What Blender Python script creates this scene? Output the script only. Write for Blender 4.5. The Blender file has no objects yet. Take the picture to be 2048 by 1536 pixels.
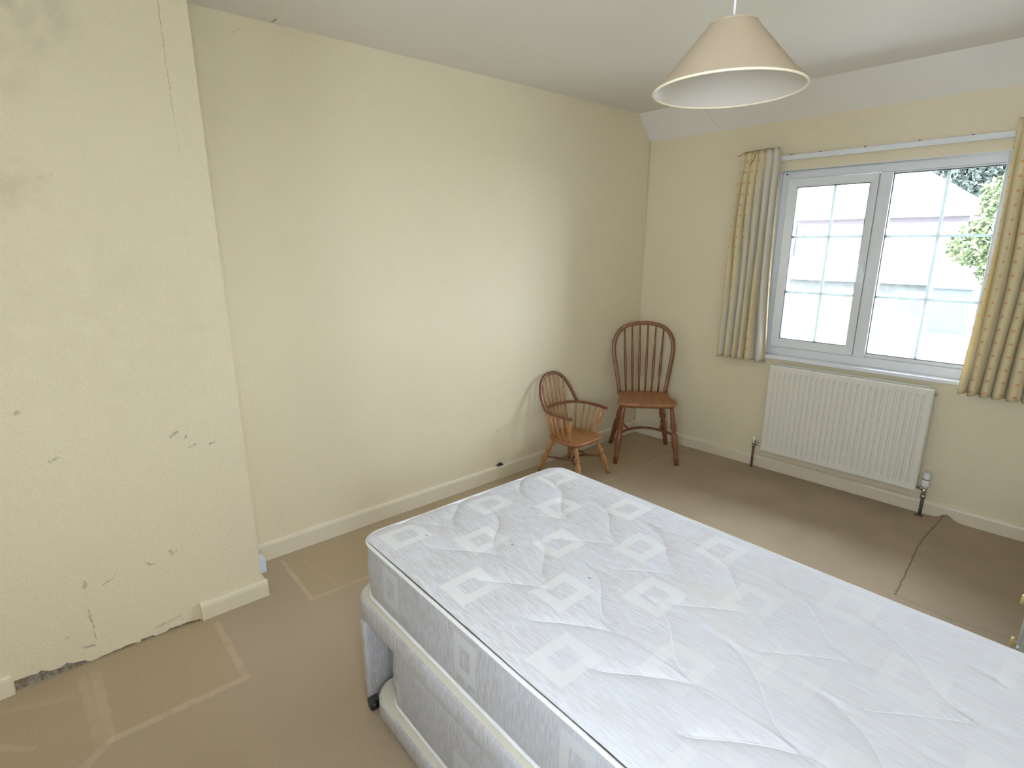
import bpy, bmesh, math, random
from mathutils import Vector, Matrix, Euler, noise

random.seed(7)
S = bpy.context.scene
COL = S.collection
PI = math.pi

# ------------------------------------------------------------------ camera
CAM = Vector((2.61105519, -3.58024473, 1.50626514))
yaw, pitch, roll = [math.radians(v) for v in (-49.34601305, -14.37648144, -0.06097526)]
fw = Vector((math.sin(yaw)*math.cos(pitch), math.cos(yaw)*math.cos(pitch), math.sin(pitch)))
r0 = Vector((math.cos(yaw), -math.sin(yaw), 0)); u0 = r0.cross(fw)
rt = math.cos(roll)*r0 + math.sin(roll)*u0
up = -math.sin(roll)*r0 + math.cos(roll)*u0
cd = bpy.data.cameras.new('camera'); cam = bpy.data.objects.new('camera', cd); COL.objects.link(cam)
M = Matrix((rt, up, -fw)).transposed().to_4x4(); M.translation = CAM
cam.matrix_world = M
cd.sensor_fit = 'HORIZONTAL'; cd.sensor_width = 36.0
cd.lens = 1091.813845/2048*36.0
cd.clip_start = 0.02; cd.clip_end = 200
S.camera = cam

# ------------------------------------------------------------------ world, light, exposure
W = bpy.data.worlds.new('sky'); S.world = W; W.use_nodes = True
bg = W.node_tree.nodes['Background']
bg.inputs['Color'].default_value = (0.81, 0.895, 1.08, 1)
bg.inputs['Strength'].default_value = 26.2
sd = bpy.data.lights.new('sun', 'SUN'); so = bpy.data.objects.new('sun', sd); COL.objects.link(so)
sd.energy = 10.0; sd.angle = math.radians(0.6); sd.color = (1.0, 0.95, 0.86)
so.rotation_euler = Vector((0.30, 1.0, -1.6)).to_track_quat('-Z', 'Y').to_euler()
S.view_settings.view_transform = 'Standard'
S.view_settings.look = 'None'
S.view_settings.gamma = 1.0
S.view_settings.use_curve_mapping = False
S.view_settings.exposure = 0.0

WA = math.atan(.049)                      # the window wall runs slightly out of square
def wall_pt(s, n, z): return Vector((s*math.cos(WA)-n*math.sin(WA), s*math.sin(WA)+n*math.cos(WA), z))
# portal: tells the renderer where the sky comes in
pd = bpy.data.lights.new('window_portal', 'AREA'); po = bpy.data.objects.new('window_portal', pd); COL.objects.link(po)
pd.shape = 'RECTANGLE'; pd.size = 1.12; pd.size_y = 1.16; pd.cycles.is_portal = True
po.location = wall_pt(1.52, .14, 1.37); po.rotation_euler = Euler((-PI/2, 0, WA))
# fill window added in the unseen right wall: a second portal
pd2 = bpy.data.lights.new('side_fill_portal', 'AREA'); po2 = bpy.data.objects.new('side_fill_portal', pd2); COL.objects.link(po2)
pd2.shape = 'RECTANGLE'; pd2.size = 0.9; pd2.size_y = 1.0; pd2.cycles.is_portal = True
po2.location = (3.20, -3.70, 1.40); po2.rotation_euler = Euler((0, PI/2, 0)); pd2.size = .74; pd2.size_y = .52
# and a third for the fill window added in the wall behind
pd3 = bpy.data.lights.new('back_fill_portal', 'AREA'); po3 = bpy.data.objects.new('back_fill_portal', pd3); COL.objects.link(po3)
pd3.shape = 'RECTANGLE'; pd3.size = .74; pd3.size_y = .90; pd3.cycles.is_portal = True
po3.location = (2.63, -4.23, 1.55); po3.rotation_euler = Euler((PI/2, 0, 0))

# ------------------------------------------------------------------ node helpers
class NT:
    def __init__(s, name):
        s.m = bpy.data.materials.new(name); s.m.use_nodes = True
        s.t = s.m.node_tree; s.t.nodes.clear()
        s.out = s.t.nodes.new('ShaderNodeOutputMaterial')
        s.b = s.t.nodes.new('ShaderNodeBsdfPrincipled')
        s.t.links.new(s.b.outputs[0], s.out.inputs[0])
    def n(s, typ, **kw):
        nd = s.t.nodes.new(typ)
        for k, v in kw.items():
            if hasattr(nd, k): setattr(nd, k, v)
        return nd
    def put(s, sock, v):
        if isinstance(v, bpy.types.NodeSocket): s.t.links.new(v, sock)
        elif v is not None:
            if sock.type == 'RGBA' and len(v) == 3: v = (*v, 1)
            sock.default_value = v
    def math(s, op, a, b=None, c=None, clamp=False):
        nd = s.n('ShaderNodeMath', operation=op); nd.use_clamp = clamp
        for i, v in enumerate((a, b, c)):
            if v is not None: s.put(nd.inputs[i], v)
        return nd.outputs[0]
    def vm(s, op, a, b=None, out=0):
        nd = s.n('ShaderNodeVectorMath', operation=op)
        s.put(nd.inputs[0], a)
        if b is not None: s.put(nd.inputs[3 if op == 'SCALE' else 1], b)
        return nd.outputs['Value'] if op in ('DOT_PRODUCT', 'LENGTH', 'DISTANCE') else nd.outputs[0]
    def mix(s, f, a, b):
        nd = s.n('ShaderNodeMix'); nd.data_type = 'RGBA'
        s.put(nd.inputs[0], f); s.put(nd.inputs[6], a); s.put(nd.inputs[7], b)
        return nd.outputs[2]
    def ramp(s, v, lo, hi, a=0.0, b=1.0):
        nd = s.n('ShaderNodeMapRange'); nd.interpolation_type = 'SMOOTHSTEP'
        s.put(nd.inputs[0], v); s.put(nd.inputs[1], lo); s.put(nd.inputs[2], hi); s.put(nd.inputs[3], a); s.put(nd.inputs[4], b)
        return nd.outputs[0]
    def noise(s, vec, scale, detail=3, rough=.5, color=False):
        nd = s.n('ShaderNodeTexNoise'); s.put(nd.inputs['Vector'], vec)
        nd.inputs['Scale'].default_value = scale; nd.inputs['Detail'].default_value = detail; nd.inputs['Roughness'].default_value = rough
        return nd.outputs[1 if color else 0]
    def obj(s): return s.n('ShaderNodeTexCoord').outputs['Object']
    def geo(s): return s.n('ShaderNodeNewGeometry').outputs['Position']
    def sep(s, v):
        nd = s.n('ShaderNodeSeparateXYZ'); s.put(nd.inputs[0], v); return nd.outputs
    def comb(s, x, y, z):
        nd = s.n('ShaderNodeCombineXYZ')
        for i, v in enumerate((x, y, z)): s.put(nd.inputs[i], v)
        return nd.outputs[0]
    def seg(s, P, a, b, w, soft=.4):
        """1 on the segment a-b of half width w, 0 away from it"""
        a = Vector(a); b = Vector(b); ab = b-a
        pa = s.vm('SUBTRACT', P, tuple(a))
        t = s.math('DIVIDE', s.vm('DOT_PRODUCT', pa, tuple(ab)), ab.dot(ab), clamp=True)
        q = s.vm('SCALE', tuple(ab), t)
        d = s.vm('DISTANCE', pa, q)
        return s.ramp(d, w*(1-soft), w*(1+soft), 1.0, 0.0)
    def bump(s, h, strength, dist):
        nd = s.n('ShaderNodeBump'); s.put(nd.inputs['Height'], h)
        nd.inputs['Strength'].default_value = strength; nd.inputs['Distance'].default_value = dist
        s.t.links.new(nd.outputs[0], s.b.inputs['Normal'])
    def base(s, col, rough=.6, metal=0, spec=None):
        s.put(s.b.inputs['Base Color'], col); s.put(s.b.inputs['Roughness'], rough); s.b.inputs['Metallic'].default_value = metal
        if spec is not None: s.b.inputs['Specular IOR Level'].default_value = spec
        return s.m

def simple(name, col, rough=.5, metal=0, var=.05, scale=30, bump=0, spec=None):
    t = NT(name); P = t.obj()
    f = t.noise(P, scale, 4)
    c = t.mix(f, tuple(x*(1-var) for x in col), tuple(min(1, x*(1+var)) for x in col))
    if bump: t.bump(t.noise(P, scale*4, 3), .5, bump)
    return t.base(c, rough, metal, spec)

WALL = (0.83, 0.74, 0.54)
def wall_material(name, marks=None, smudges=(), extra=None):
    t = NT(name); P = t.geo()
    big = t.noise(P, 1.3, 3); mid = t.noise(P, 9, 4)
    c = t.mix(big, (WALL[0]*.965, WALL[1]*.96, WALL[2]*.93), (WALL[0]*1.03, WALL[1]*1.03, WALL[2]*1.05))
    c = t.mix(t.ramp(mid, .62, .80, 0, .16), c, (.66, .56, .40))
    if extra: c = extra(t, P, c)
    if marks:
        warp = t.vm('SCALE', t.vm('SUBTRACT', t.noise(P, 45, 3, color=True), (.5, .5, .5)), .014)
        Q = t.vm('ADD', P, warp)
        dirt = t.noise(P, 90, 3)
        for a, b, w, k, col in marks:
            m = t.seg(Q, a, b, w, .6)
            m = t.math('MULTIPLY', m, t.ramp(dirt, .32, .62, k*.22, k*.85))
            c = t.mix(m, c, col)
    for p, r, k, col in smudges:
        d = t.vm('DISTANCE', P, p)
        m = t.math('MULTIPLY', t.ramp(d, r*.2, r, k, 0.0), t.ramp(t.noise(P, 14, 5), .3, .7))
        c = t.mix(m, c, col)
    h = t.noise(P, 210, 2, .6)
    h2 = t.noise(t.vm('MULTIPLY', P, (1, 1, 1.6)), 85, 3, .6)
    hh = t.math('ADD', h, t.math('MULTIPLY', h2, 1.5))
    c = t.mix(t.ramp(hh, .95, 1.5, .0, .10), c, (.60, .50, .33))
    t.bump(hh, .65, .0021)
    return t.base(c, .62, 0, .25)

GREY = (.20, .18, .14); BRN = (.30, .16, .08)
X = .2895
chim_marks = [((X, -3.127, 2.40), (X, -3.125, 1.97), .0019, .75, (.36, .30, .18)), ((X, -3.125, 1.97), (X, -3.125, 1.80), .0016, .55, (.36, .30, .18)),
    ((X, -3.694, .982), (X, -3.700, .976), .005, .8, BRN), ((X, -3.29, .80), (X, -3.265, .815), .005, .7, GREY),
    ((X, -3.238, .793), (X, -3.246, .785), .004, .7, GREY), ((X, -3.165, .742), (X, -3.148, .745), .003, .7, GREY),
    ((X, -3.235, .745), (X, -3.210, .752), .003, .7, GREY), ((X, -3.645, .796), (X, -3.620, .805), .004, .6, GREY),
    ((X, -3.353, .345), (X, -3.348, .327), .006, .7, GREY), ((X, -3.348, .327), (X, -3.325, .333), .0025, .7, GREY),
    ((X, -3.432, .323), (X, -3.425, .310), .003, .7, GREY), ((X, -3.425, .310), (X, -3.405, .312), .002, .7, GREY),
    ((X, -3.624, .322), (X, -3.627, .305), .006, .6, GREY), ((X, -3.575, .290), (X, -3.541, .305), .002, .7, GREY), ((X, -3.541, .305), (X, -3.535, .318), .002, .7, GREY),
    ((X, -3.630, .205), (X, -3.628, .165), .0045, .6, GREY), ((X, -3.628, .165), (X, -3.625, .080), .002, .7, GREY),
    ((X, -3.665, .068), (X, -3.635, .062), .004, .8, GREY), ((X, -3.705, .135), (X, -3.700, .132), .004, .6, GREY),
    ((X, -3.74, 1.86), (X, -3.725, 1.83), .003, .7, (.45, .22, .12)), ((X, -3.52, 1.71), (X, -3.49, 1.72), .006, .25, (.5, .34, .2)),
    ((X, -3.44, .040), (X, -3.36, .050), .006, .45, GREY)]
M_chim = wall_material('cream_paint_worn', chim_marks,
    [((X, -3.50, 2.20), .22, .38, (.44, .41, .36)), ((X, -3.62, 1.69), .16, .32, (.55, .42, .26)), ((X, -3.45, 1.25), .5, .15, (.60, .50, .36)), ((X, -3.55, 2.0), .1, .3, (.55, .42, .26))])
lw_marks = [((0, -1.47, .33), (0, -1.44, .335), .002, .5, GREY), ((0, -2.55, .62), (0, -2.50, .625), .002, .35, GREY), ((0, -2.65, .40), (0, -2.62, .40), .002, .4, GREY),
            ((0, -2.82, 2.33), (0, -2.79, 2.35), .003, .35, (.5, .36, .2)), ((0, -1.3, .50), (0, -1.27, .49), .002, .4, GREY)]
M_wall = wall_material('cream_paint', lw_marks)
M_wall2 = wall_material('cream_paint_window_side')

def ceiling_material():
    t = NT('ceiling_white'); P = t.geo()
    c = t.mix(t.noise(P, 1.2, 3), (.82, .785, .72), (.85, .815, .76))
    Q = t.vm('ADD', P, t.vm('SCALE', t.vm('SUBTRACT', t.noise(P, 30, 3, color=True), (.5, .5, .5)), .02))
    for a, b, w, k in [((.02, -2.66, 2.4), (.06, -2.655, 2.4), .0035, .9), ((.03, -1.63, 2.4), (.075, -1.60, 2.4), .0018, .8), ((.10, -.57, 2.4), (.14, -.55, 2.4), .0018, .8),
                       ((.47, -.105, 2.38), (.535, .02, 2.235), .0018, .6), ((.06, -2.655, 2.4), (.35, -2.72, 2.4), .0012, .2)]:
        c = t.mix(t.math('MULTIPLY', t.seg(Q, a, b, w, .5), k), c, (.24, .18, .10))
    t.bump(t.noise(P, 120, 3), .3, .001)
    return t.base(c, .7, 0, .2)
M_ceil = ceiling_material()
M_skirt = simple('cream_gloss', (.80, .71, .55), .35, 0, .05, 9, .0004)
M_skirt_old = simple('aged_cream_gloss', (.78, .69, .52), .38, 0, .08, 14, .0006)
M_upvc = simple('white_upvc', (.80, .82, .84), .25, 0, .02, 20)
M_gasket = simple('black_gasket', (.03, .035, .04), .5)
M_bar = simple('pale_glazing_bar', (.62, .70, .70), .4)
M_sill = simple('white_sill', (.84, .85, .88), .3, 0, .02)
M_rad = simple('radiator_enamel', (.80, .775, .69), .3, 0, .015, 12)
M_chrome = simple('chrome', (.55, .53, .50), .22, 1)
M_copper = simple('aged_copper_pipe', (.16, .085, .065), .45, .3, .35, 60)
M_cu_green = simple('verdigris_pipe', (.075, .10, .085), .5, .2, .5, 60)
M_plastic = simple('white_plastic', (.82, .82, .82), .35)
M_bluewhite = simple('bluish_white_plastic', (.68, .72, .82), .4)
M_black = simple('black_plastic', (.015, .015, .017), .4)
M_darkgrey = simple('dark_grey_plastic', (.05, .05, .05), .35)
M_cord = simple('white_cord', (.85, .83, .78), .4)
M_brass = simple('brassy_cream_knob', (.66, .52, .22), .3, .2)
M_chest = simple('grey_white_paint', (.58, .59, .55), .4, 0, .03)
M_hole = simple('void', (.03, .025, .02), .9)

def plaster_material():
    t = NT('bare_plaster'); P = t.geo()
    n1 = t.noise(P, 60, 5, .65); n2 = t.noise(P, 18, 3)
    c = t.mix(t.ramp(n1, .35, .65), (.16, .12, .075), (.42, .38, .32))
    c = t.mix(t.ramp(n2, .5, .62), c, (.30, .20, .10))
    t.bump(n1, .9, .006)
    return t.base(c, .9)
M_plaster = plaster_material()

def carpet_material():
    t = NT('beige_carpet'); P = t.geo()
    sx, sy, sz = t.sep(P)
    fine = t.noise(P, 330, 3, .75); mid = t.noise(P, 120, 3, .6); big = t.noise(P, 2.2, 3)
    c = t.mix(big, (.56, .445, .315), (.62, .495, .36))
    # traffic area: pinker and greyer where no furniture stood
    def box(x0, x1, y0, y1, f=.02):
        a = t.math('MULTIPLY', t.ramp(sx, x0-f, x0+f), t.ramp(sx, x1-f, x1+f, 1.0, 0.0))
        b = t.math('MULTIPLY', t.ramp(sy, y0-f, y0+f), t.ramp(sy, y1-f, y1+f, 1.0, 0.0))
        return t.math('MULTIPLY', a, b)
    stood = t.math('MAXIMUM', box(.2, .745, -4.2, -3.24), box(.04, .48, -2.885, -.02))
    c = t.mix(t.math('MULTIPLY', stood, .8), c, (.60, .475, .295))
    # dark greyish traffic soil by the window
    soil = t.ramp(t.noise(P, 3, 3), .35, .7)
    c = t.mix(t.math('MULTIPLY', box(.55, 4, -2.2, .3, .25), t.math('MULTIPLY_ADD', soil, .3, .3)), c, (.40, .325, .225))
    pink = t.math('MULTIPLY', box(.45, 1.2, -3.3, -2.6, .15), .35)
    c = t.mix(pink, c, (.68, .53, .42))
    Q = t.vm('ADD', t.comb(sx, sy, 0), t.vm('SCALE', t.vm('SUBTRACT', t.noise(P, 25, 3, color=True), (.5, .5, .5)), .012))
    wear = t.ramp(t.noise(P, 16, 4), .3, .6, .45, 1.0)
    for a, b, w, k in [((.36, -3.245, 0), (.745, -3.238, 0), .012, .55), ((.745, -3.238, 0), (.742, -3.635, 0), .014, .62), ((.372, -3.648, 0), (.735, -3.636, 0), .016, .45),
                       ((.378, -3.685, 0), (.72, -3.665, 0), .014, .38), ((.742, -3.640, 0), (.82, -3.72, 0), .016, .45), ((.55, -3.90, 0), (.62, -3.825, 0), .012, .45), ((.37, -3.91, 0), (.45, -3.72, 0), .012, .25),
                       ((.065, -2.885, 0), (.460, -2.888, 0), .009, .6), ((.460, -2.888, 0), (.500, -.90, 0), .012, .42), ((.500, -.90, 0), (.515, -.02, 0), .012, .32),
                       ((.14, -2.80, 0), (.43, -2.76, 0), .010, .16), ((.11, -.13, 0), (.50, -.13, 0), .010, .3), ((.11, -.13, 0), (.11, -.9, 0), .010, .3)]:
        c = t.mix(t.math('MULTIPLY', t.math('MULTIPLY', t.seg(Q, a, b, w), wear), k), c, (.84, .68, .48))
    pts = [(2.075, .11), (2.062, -.23), (2.067, -.38), (2.089, -.60), (2.115, -.92)]
    for i in range(4):
        c = t.mix(t.math('MULTIPLY', t.seg(Q, (*pts[i], 0), (*pts[i+1], 0), .0038), .62), c, (.10, .07, .045))
    for a, b in [((2.115, -.92, 0), (2.32, -.935, 0)), ((2.32, -.935, 0), (2.6, -.87, 0))]:
        c = t.mix(t.math('MULTIPLY', t.seg(Q, a, b, .004), .2), c, (.10, .07, .05))
    c = t.mix(t.ramp(fine, .38, .66, .0, .55), c, (.36, .28, .185))
    c = t.mix(t.ramp(mid, .68, .78, 0, .35), c, (.33, .25, .17))
    sp = t.noise(P, 55, 2, .5)
    c = t.mix(t.ramp(sp, .80, .83), c, (.07, .05, .035))
    t.bump(t.math('ADD', fine, t.math('MULTIPLY', mid, .6)), .8, .004)
    return t.base(c, .95, 0, .05)
M_carpet = carpet_material()

def ticking(name, side=False, tone=1.0):
    """woven mattress ticking: fine streaks, with plain square rings"""
    t = NT(name); P = t.geo()
    sx, sy, sz = t.sep(P)
    if side:
        # the streaks stand upright on the borders; u runs round the bed, v is height
        nrm = t.sep(t.n('ShaderNodeNewGeometry').outputs['Normal'])
        u = t.math('MULTIPLY_ADD', t.ramp(t.math('ABSOLUTE', nrm[0]), .6, .8), t.math('SUBTRACT', sy, sx), sx); v = sz
        st = t.comb(t.math('MULTIPLY', u, 330), t.math('MULTIPLY', v, 26), 3.1)
        gx, gy = .375, .36; cx, cy = 1.295, .508; hx, hy, ix, iy = .046, .060, .022, .032
    else:
        u, v = sx, sy
        st = t.comb(t.math('MULTIPLY', u, 26), t.math('MULTIPLY', v, 400), 1.7)
        gx, gy = .35, .34; cx, cy = 1.205, -2.82; hx, hy, ix, iy = .056, .067, .027, .034
    n1 = t.noise(st, 1.0, 2, .5)
    st2 = t.comb(t.math('MULTIPLY', u, 9 if not side else 120), t.math('MULTIPLY', v, 120 if not side else 9), 9.3)
    n2 = t.noise(st2, 1.0, 2, .5)
    f = t.math('MULTIPLY', t.ramp(n1, .38, .56), t.ramp(n2, .25, .65, .5, 1.0))
    # streaks thin out into brighter blocks
    blk = t.noise(t.comb(t.math('MULTIPLY', u, 5), t.math('MULTIPLY', v, 7), 0), 1, 1)
    f = t.math('MULTIPLY', f, t.ramp(blk, .25, .5, .6, 1.0))
    base = t.mix(t.noise(st2, .7, 1), (.75*tone, .78*tone, .87*tone), (.80*tone, .80*tone, .84*tone))
    streak = t.mix(t.ramp(t.noise(st, 1.6, 1), .4, .6), (.52*tone, .49*tone, .47*tone), (.66*tone, .57*tone, .48*tone))
    pattern_fade = t.ramp(u, 1.55, 2.35, 1.0, .42)      # streaks and rings fade out towards the foot
    f = t.math('MULTIPLY', f, pattern_fade)
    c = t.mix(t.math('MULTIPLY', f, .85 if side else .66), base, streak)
    def ring(ox, oy):
        def cell(q, o, g):
            k = t.math('DIVIDE', t.math('SUBTRACT', q, o), g)
            k = t.math('SUBTRACT', k, t.math('ROUND', k))
            return t.math('ABSOLUTE', t.math('MULTIPLY', k, g))
        a = cell(u, ox, gx); b = cell(v, oy, gy)
        e = .0025
        o = t.math('MULTIPLY', t.ramp(a, hx-e, hx+e, 1., 0.), t.ramp(b, hy-e, hy+e, 1., 0.))
        i = t.math('MULTIPLY', t.ramp(a, ix-e, ix+e, 1., 0.), t.ramp(b, iy-e, iy+e, 1., 0.))
        return t.math('SUBTRACT', o, i, clamp=True)
    rg = ring(cx, cy)
    if not side: rg = t.math('MAXIMUM', rg, ring(cx+.178, cy+.17))
    if not side: rg = t.math('MULTIPLY', rg, pattern_fade)
    c = t.mix(t.math('MULTIPLY', rg, .88), c, (.84*tone, .845*tone, .84*tone))
    if not side:
        for p in [(1.74, -2.55), (1.25, -2.77), (1.47, -2.60), (1.83, -2.40)]:
            c = t.mix(t.ramp(t.vm('DISTANCE', P, (*p, .61)), .0035, .0045, .7, 0.), c, (.22, .12, .05))
        c = t.mix(t.math('MULTIPLY', t.ramp(t.vm('DISTANCE', P, (2.05, -2.35, .6)), .05, .4, .25, 0), t.ramp(t.noise(P, 7, 3), .4, .7)), c, (.72, .66, .55))
        h = t.math('ADD', t.math('MULTIPLY', n1, .3), t.noise(P, 25, 3))
        t.bump(h, .15, .002)
    else:
        gat = t.noise(t.comb(t.math('MULTIPLY', u, 62), t.math('MULTIPLY', v, 4), 0), 1, 1)
        top = t.math('MAXIMUM', t.ramp(sz, .52, .58), .12)
        t.bump(t.math('ADD', t.math('MULTIPLY', gat, top), t.math('MULTIPLY', t.noise(P, 9, 3), .5)), .5, .006)
    return t.base(c, .8, 0, .15)
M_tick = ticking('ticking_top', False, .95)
M_tick_side = ticking('ticking_border_shaded', True, .64)  # border colour and streaks darkened to carry the shading of the sides
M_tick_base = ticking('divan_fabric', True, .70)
def calico():
    t = NT('plain_cream_fabric'); P = t.geo()
    c = t.mix(t.noise(P, 260, 2), (.66, .62, .50), (.74, .70, .59))
    t.bump(t.noise(P, 400, 2), .5, .001)
    return t.base(c, .9)
M_calico = calico()
M_lit_thread = simple('lit_seam_thread', (.88, .89, .92), .5, 0, .02, 80)  # seam thread, kept bright to put the light along the seams into colour
M_piping = simple('white_piping', (.80, .80, .80), .6, 0, .05, 80)

def wood(name, a, b, rough=.35, scale=1):
    t = NT(name); P = t.obj()
    g = t.noise(t.vm('MULTIPLY', P, (6*scale, 30*scale, 30*scale)), 1.5, 5, .6)
    f = t.noise(P, 9, 3)
    c = t.mix(t.ramp(g, .3, .7), a, b)
    c = t.mix(t.math('MULTIPLY', f, .35), c, tuple(x*.55 for x in a))
    t.bump(g, .15, .001)
    return t.base(c, rough, 0, .5)
def wood_v(name, a, b, rough=.32):
    t = NT(name); P = t.obj()
    g = t.noise(t.vm('MULTIPLY', P, (40, 40, 5)), 1.5, 4, .6)
    c = t.mix(t.ramp(g, .3, .7), a, b)
    return t.base(c, rough, 0, .5)
M_w_side = wood_v('red_brown_wood', (.185, .066, .026), (.27, .104, .042))
M_w_seat = wood('brown_seat_wood', (.33, .14, .055), (.48, .225, .095), .38)
M_w_oak = wood_v('golden_brown_wood', (.40, .185, .062), (.55, .28, .105))
M_w_bow = wood_v('dark_bent_wood', (.155, .052, .022), (.24, .088, .036))
M_w_seat2 = wood('warm_seat_wood', (.36, .145, .055), (.50, .225, .090), .36)

def shade_mat():
    t = NT('cream_shade_fabric'); P = t.obj()
    th = t.n('ShaderNodeTexCoord')
    c = t.mix(t.noise(P, 260, 3, .6), (.49, .39, .27), (.545, .45, .32))
    t.base(c, .8, 0, .1)
    tr = t.n('ShaderNodeBsdfTranslucent'); t.put(tr.inputs[0], (.82, .70, .54))
    mx = t.n('ShaderNodeMixShader'); mx.inputs[0].default_value = .18
    t.t.links.new(t.b.outputs[0], mx.inputs[1]); t.t.links.new(tr.outputs[0], mx.inputs[2]); t.t.links.new(mx.outputs[0], t.out.inputs[0])
    t.bump(t.noise(P, 500, 2), .4, .0006)
    return t.m
M_shade = shade_mat()
M_shade_in = simple('white_shade_lining', (.56, .51, .43), .45, 0, .01)
M_shade_rim = simple('shade_edging', (.80, .71, .52), .6)

def curtain_mat():
    t = NT('striped_curtain_cloth')
    uv = t.n('ShaderNodeUVMap'); uv.uv_map = 'UVMap'
    u, v, _ = t.sep(uv.outputs[0])
    per = .0925
    k = t.math('FRACT', t.math('DIVIDE', u, per))
    stripe = t.math('MULTIPLY', t.ramp(k, .10, .13), t.ramp(k, .66, .69, 1., 0.))
    P = t.geo()
    mott = t.noise(P, 60, 4)
    c = t.mix(t.math('MULTIPLY_ADD', mott, .3, .10), (.86, .78, .55), (.86, .64, .26))
    c = t.mix(stripe, (.84, .81, .74), c)
    edge = t.math('MAXIMUM', t.seg(t.comb(k, 0, 0), (.115, 0, 0), (.116, 0, 0), .018), t.seg(t.comb(k, 0, 0), (.675, 0, 0), (.676, 0, 0), .018))
    c = t.mix(t.math('MULTIPLY', edge, .35), c, (.80, .60, .25))
    du = t.math('MULTIPLY', t.math('SUBTRACT', k, .39), per)
    dv0 = t.math('FRACT', t.math('DIVIDE', v, .066)); dv = t.math('MULTIPLY', t.math('SUBTRACT', dv0, .5), .066)
    d = t.vm('LENGTH', t.comb(du, dv, 0))
    c = t.mix(t.ramp(d, .0045, .0085, .75, 0.), c, (.82, .38, .13))
    t.bump(t.noise(P, 300, 2), .3, .001)
    t.base(c, .85, 0, .1)
    tr = t.n('ShaderNodeBsdfTranslucent'); t.put(tr.inputs[0], c)
    mx = t.n('ShaderNodeMixShader'); mx.inputs[0].default_value = .22
    t.t.links.new(t.b.outputs[0], mx.inputs[1]); t.t.links.new(tr.outputs[0], mx.inputs[2]); t.t.links.new(mx.outputs[0], t.out.inputs[0])
    return t.m
M_curt = curtain_mat()

def glass_mat():
    t = NT('window_glass')
    tr = t.n('ShaderNodeBsdfTransparent'); gl = t.n('ShaderNodeBsdfGlossy'); gl.inputs['Roughness'].default_value = .02
    fr = t.n('ShaderNodeFresnel'); fr.inputs[0].default_value = 1.2
    t.put(tr.inputs[0], (.96, .98, .97))
    mx = t.n('ShaderNodeMixShader'); t.t.links.new(fr.outputs[0], mx.inputs[0])
    t.t.links.new(tr.outputs[0], mx.inputs[1]); t.t.links.new(gl.outputs[0], mx.inputs[2]); t.t.links.new(mx.outputs[0], t.out.inputs[0])
    t.t.nodes.remove(t.b)
    return t.m
M_glass = glass_mat()

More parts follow.
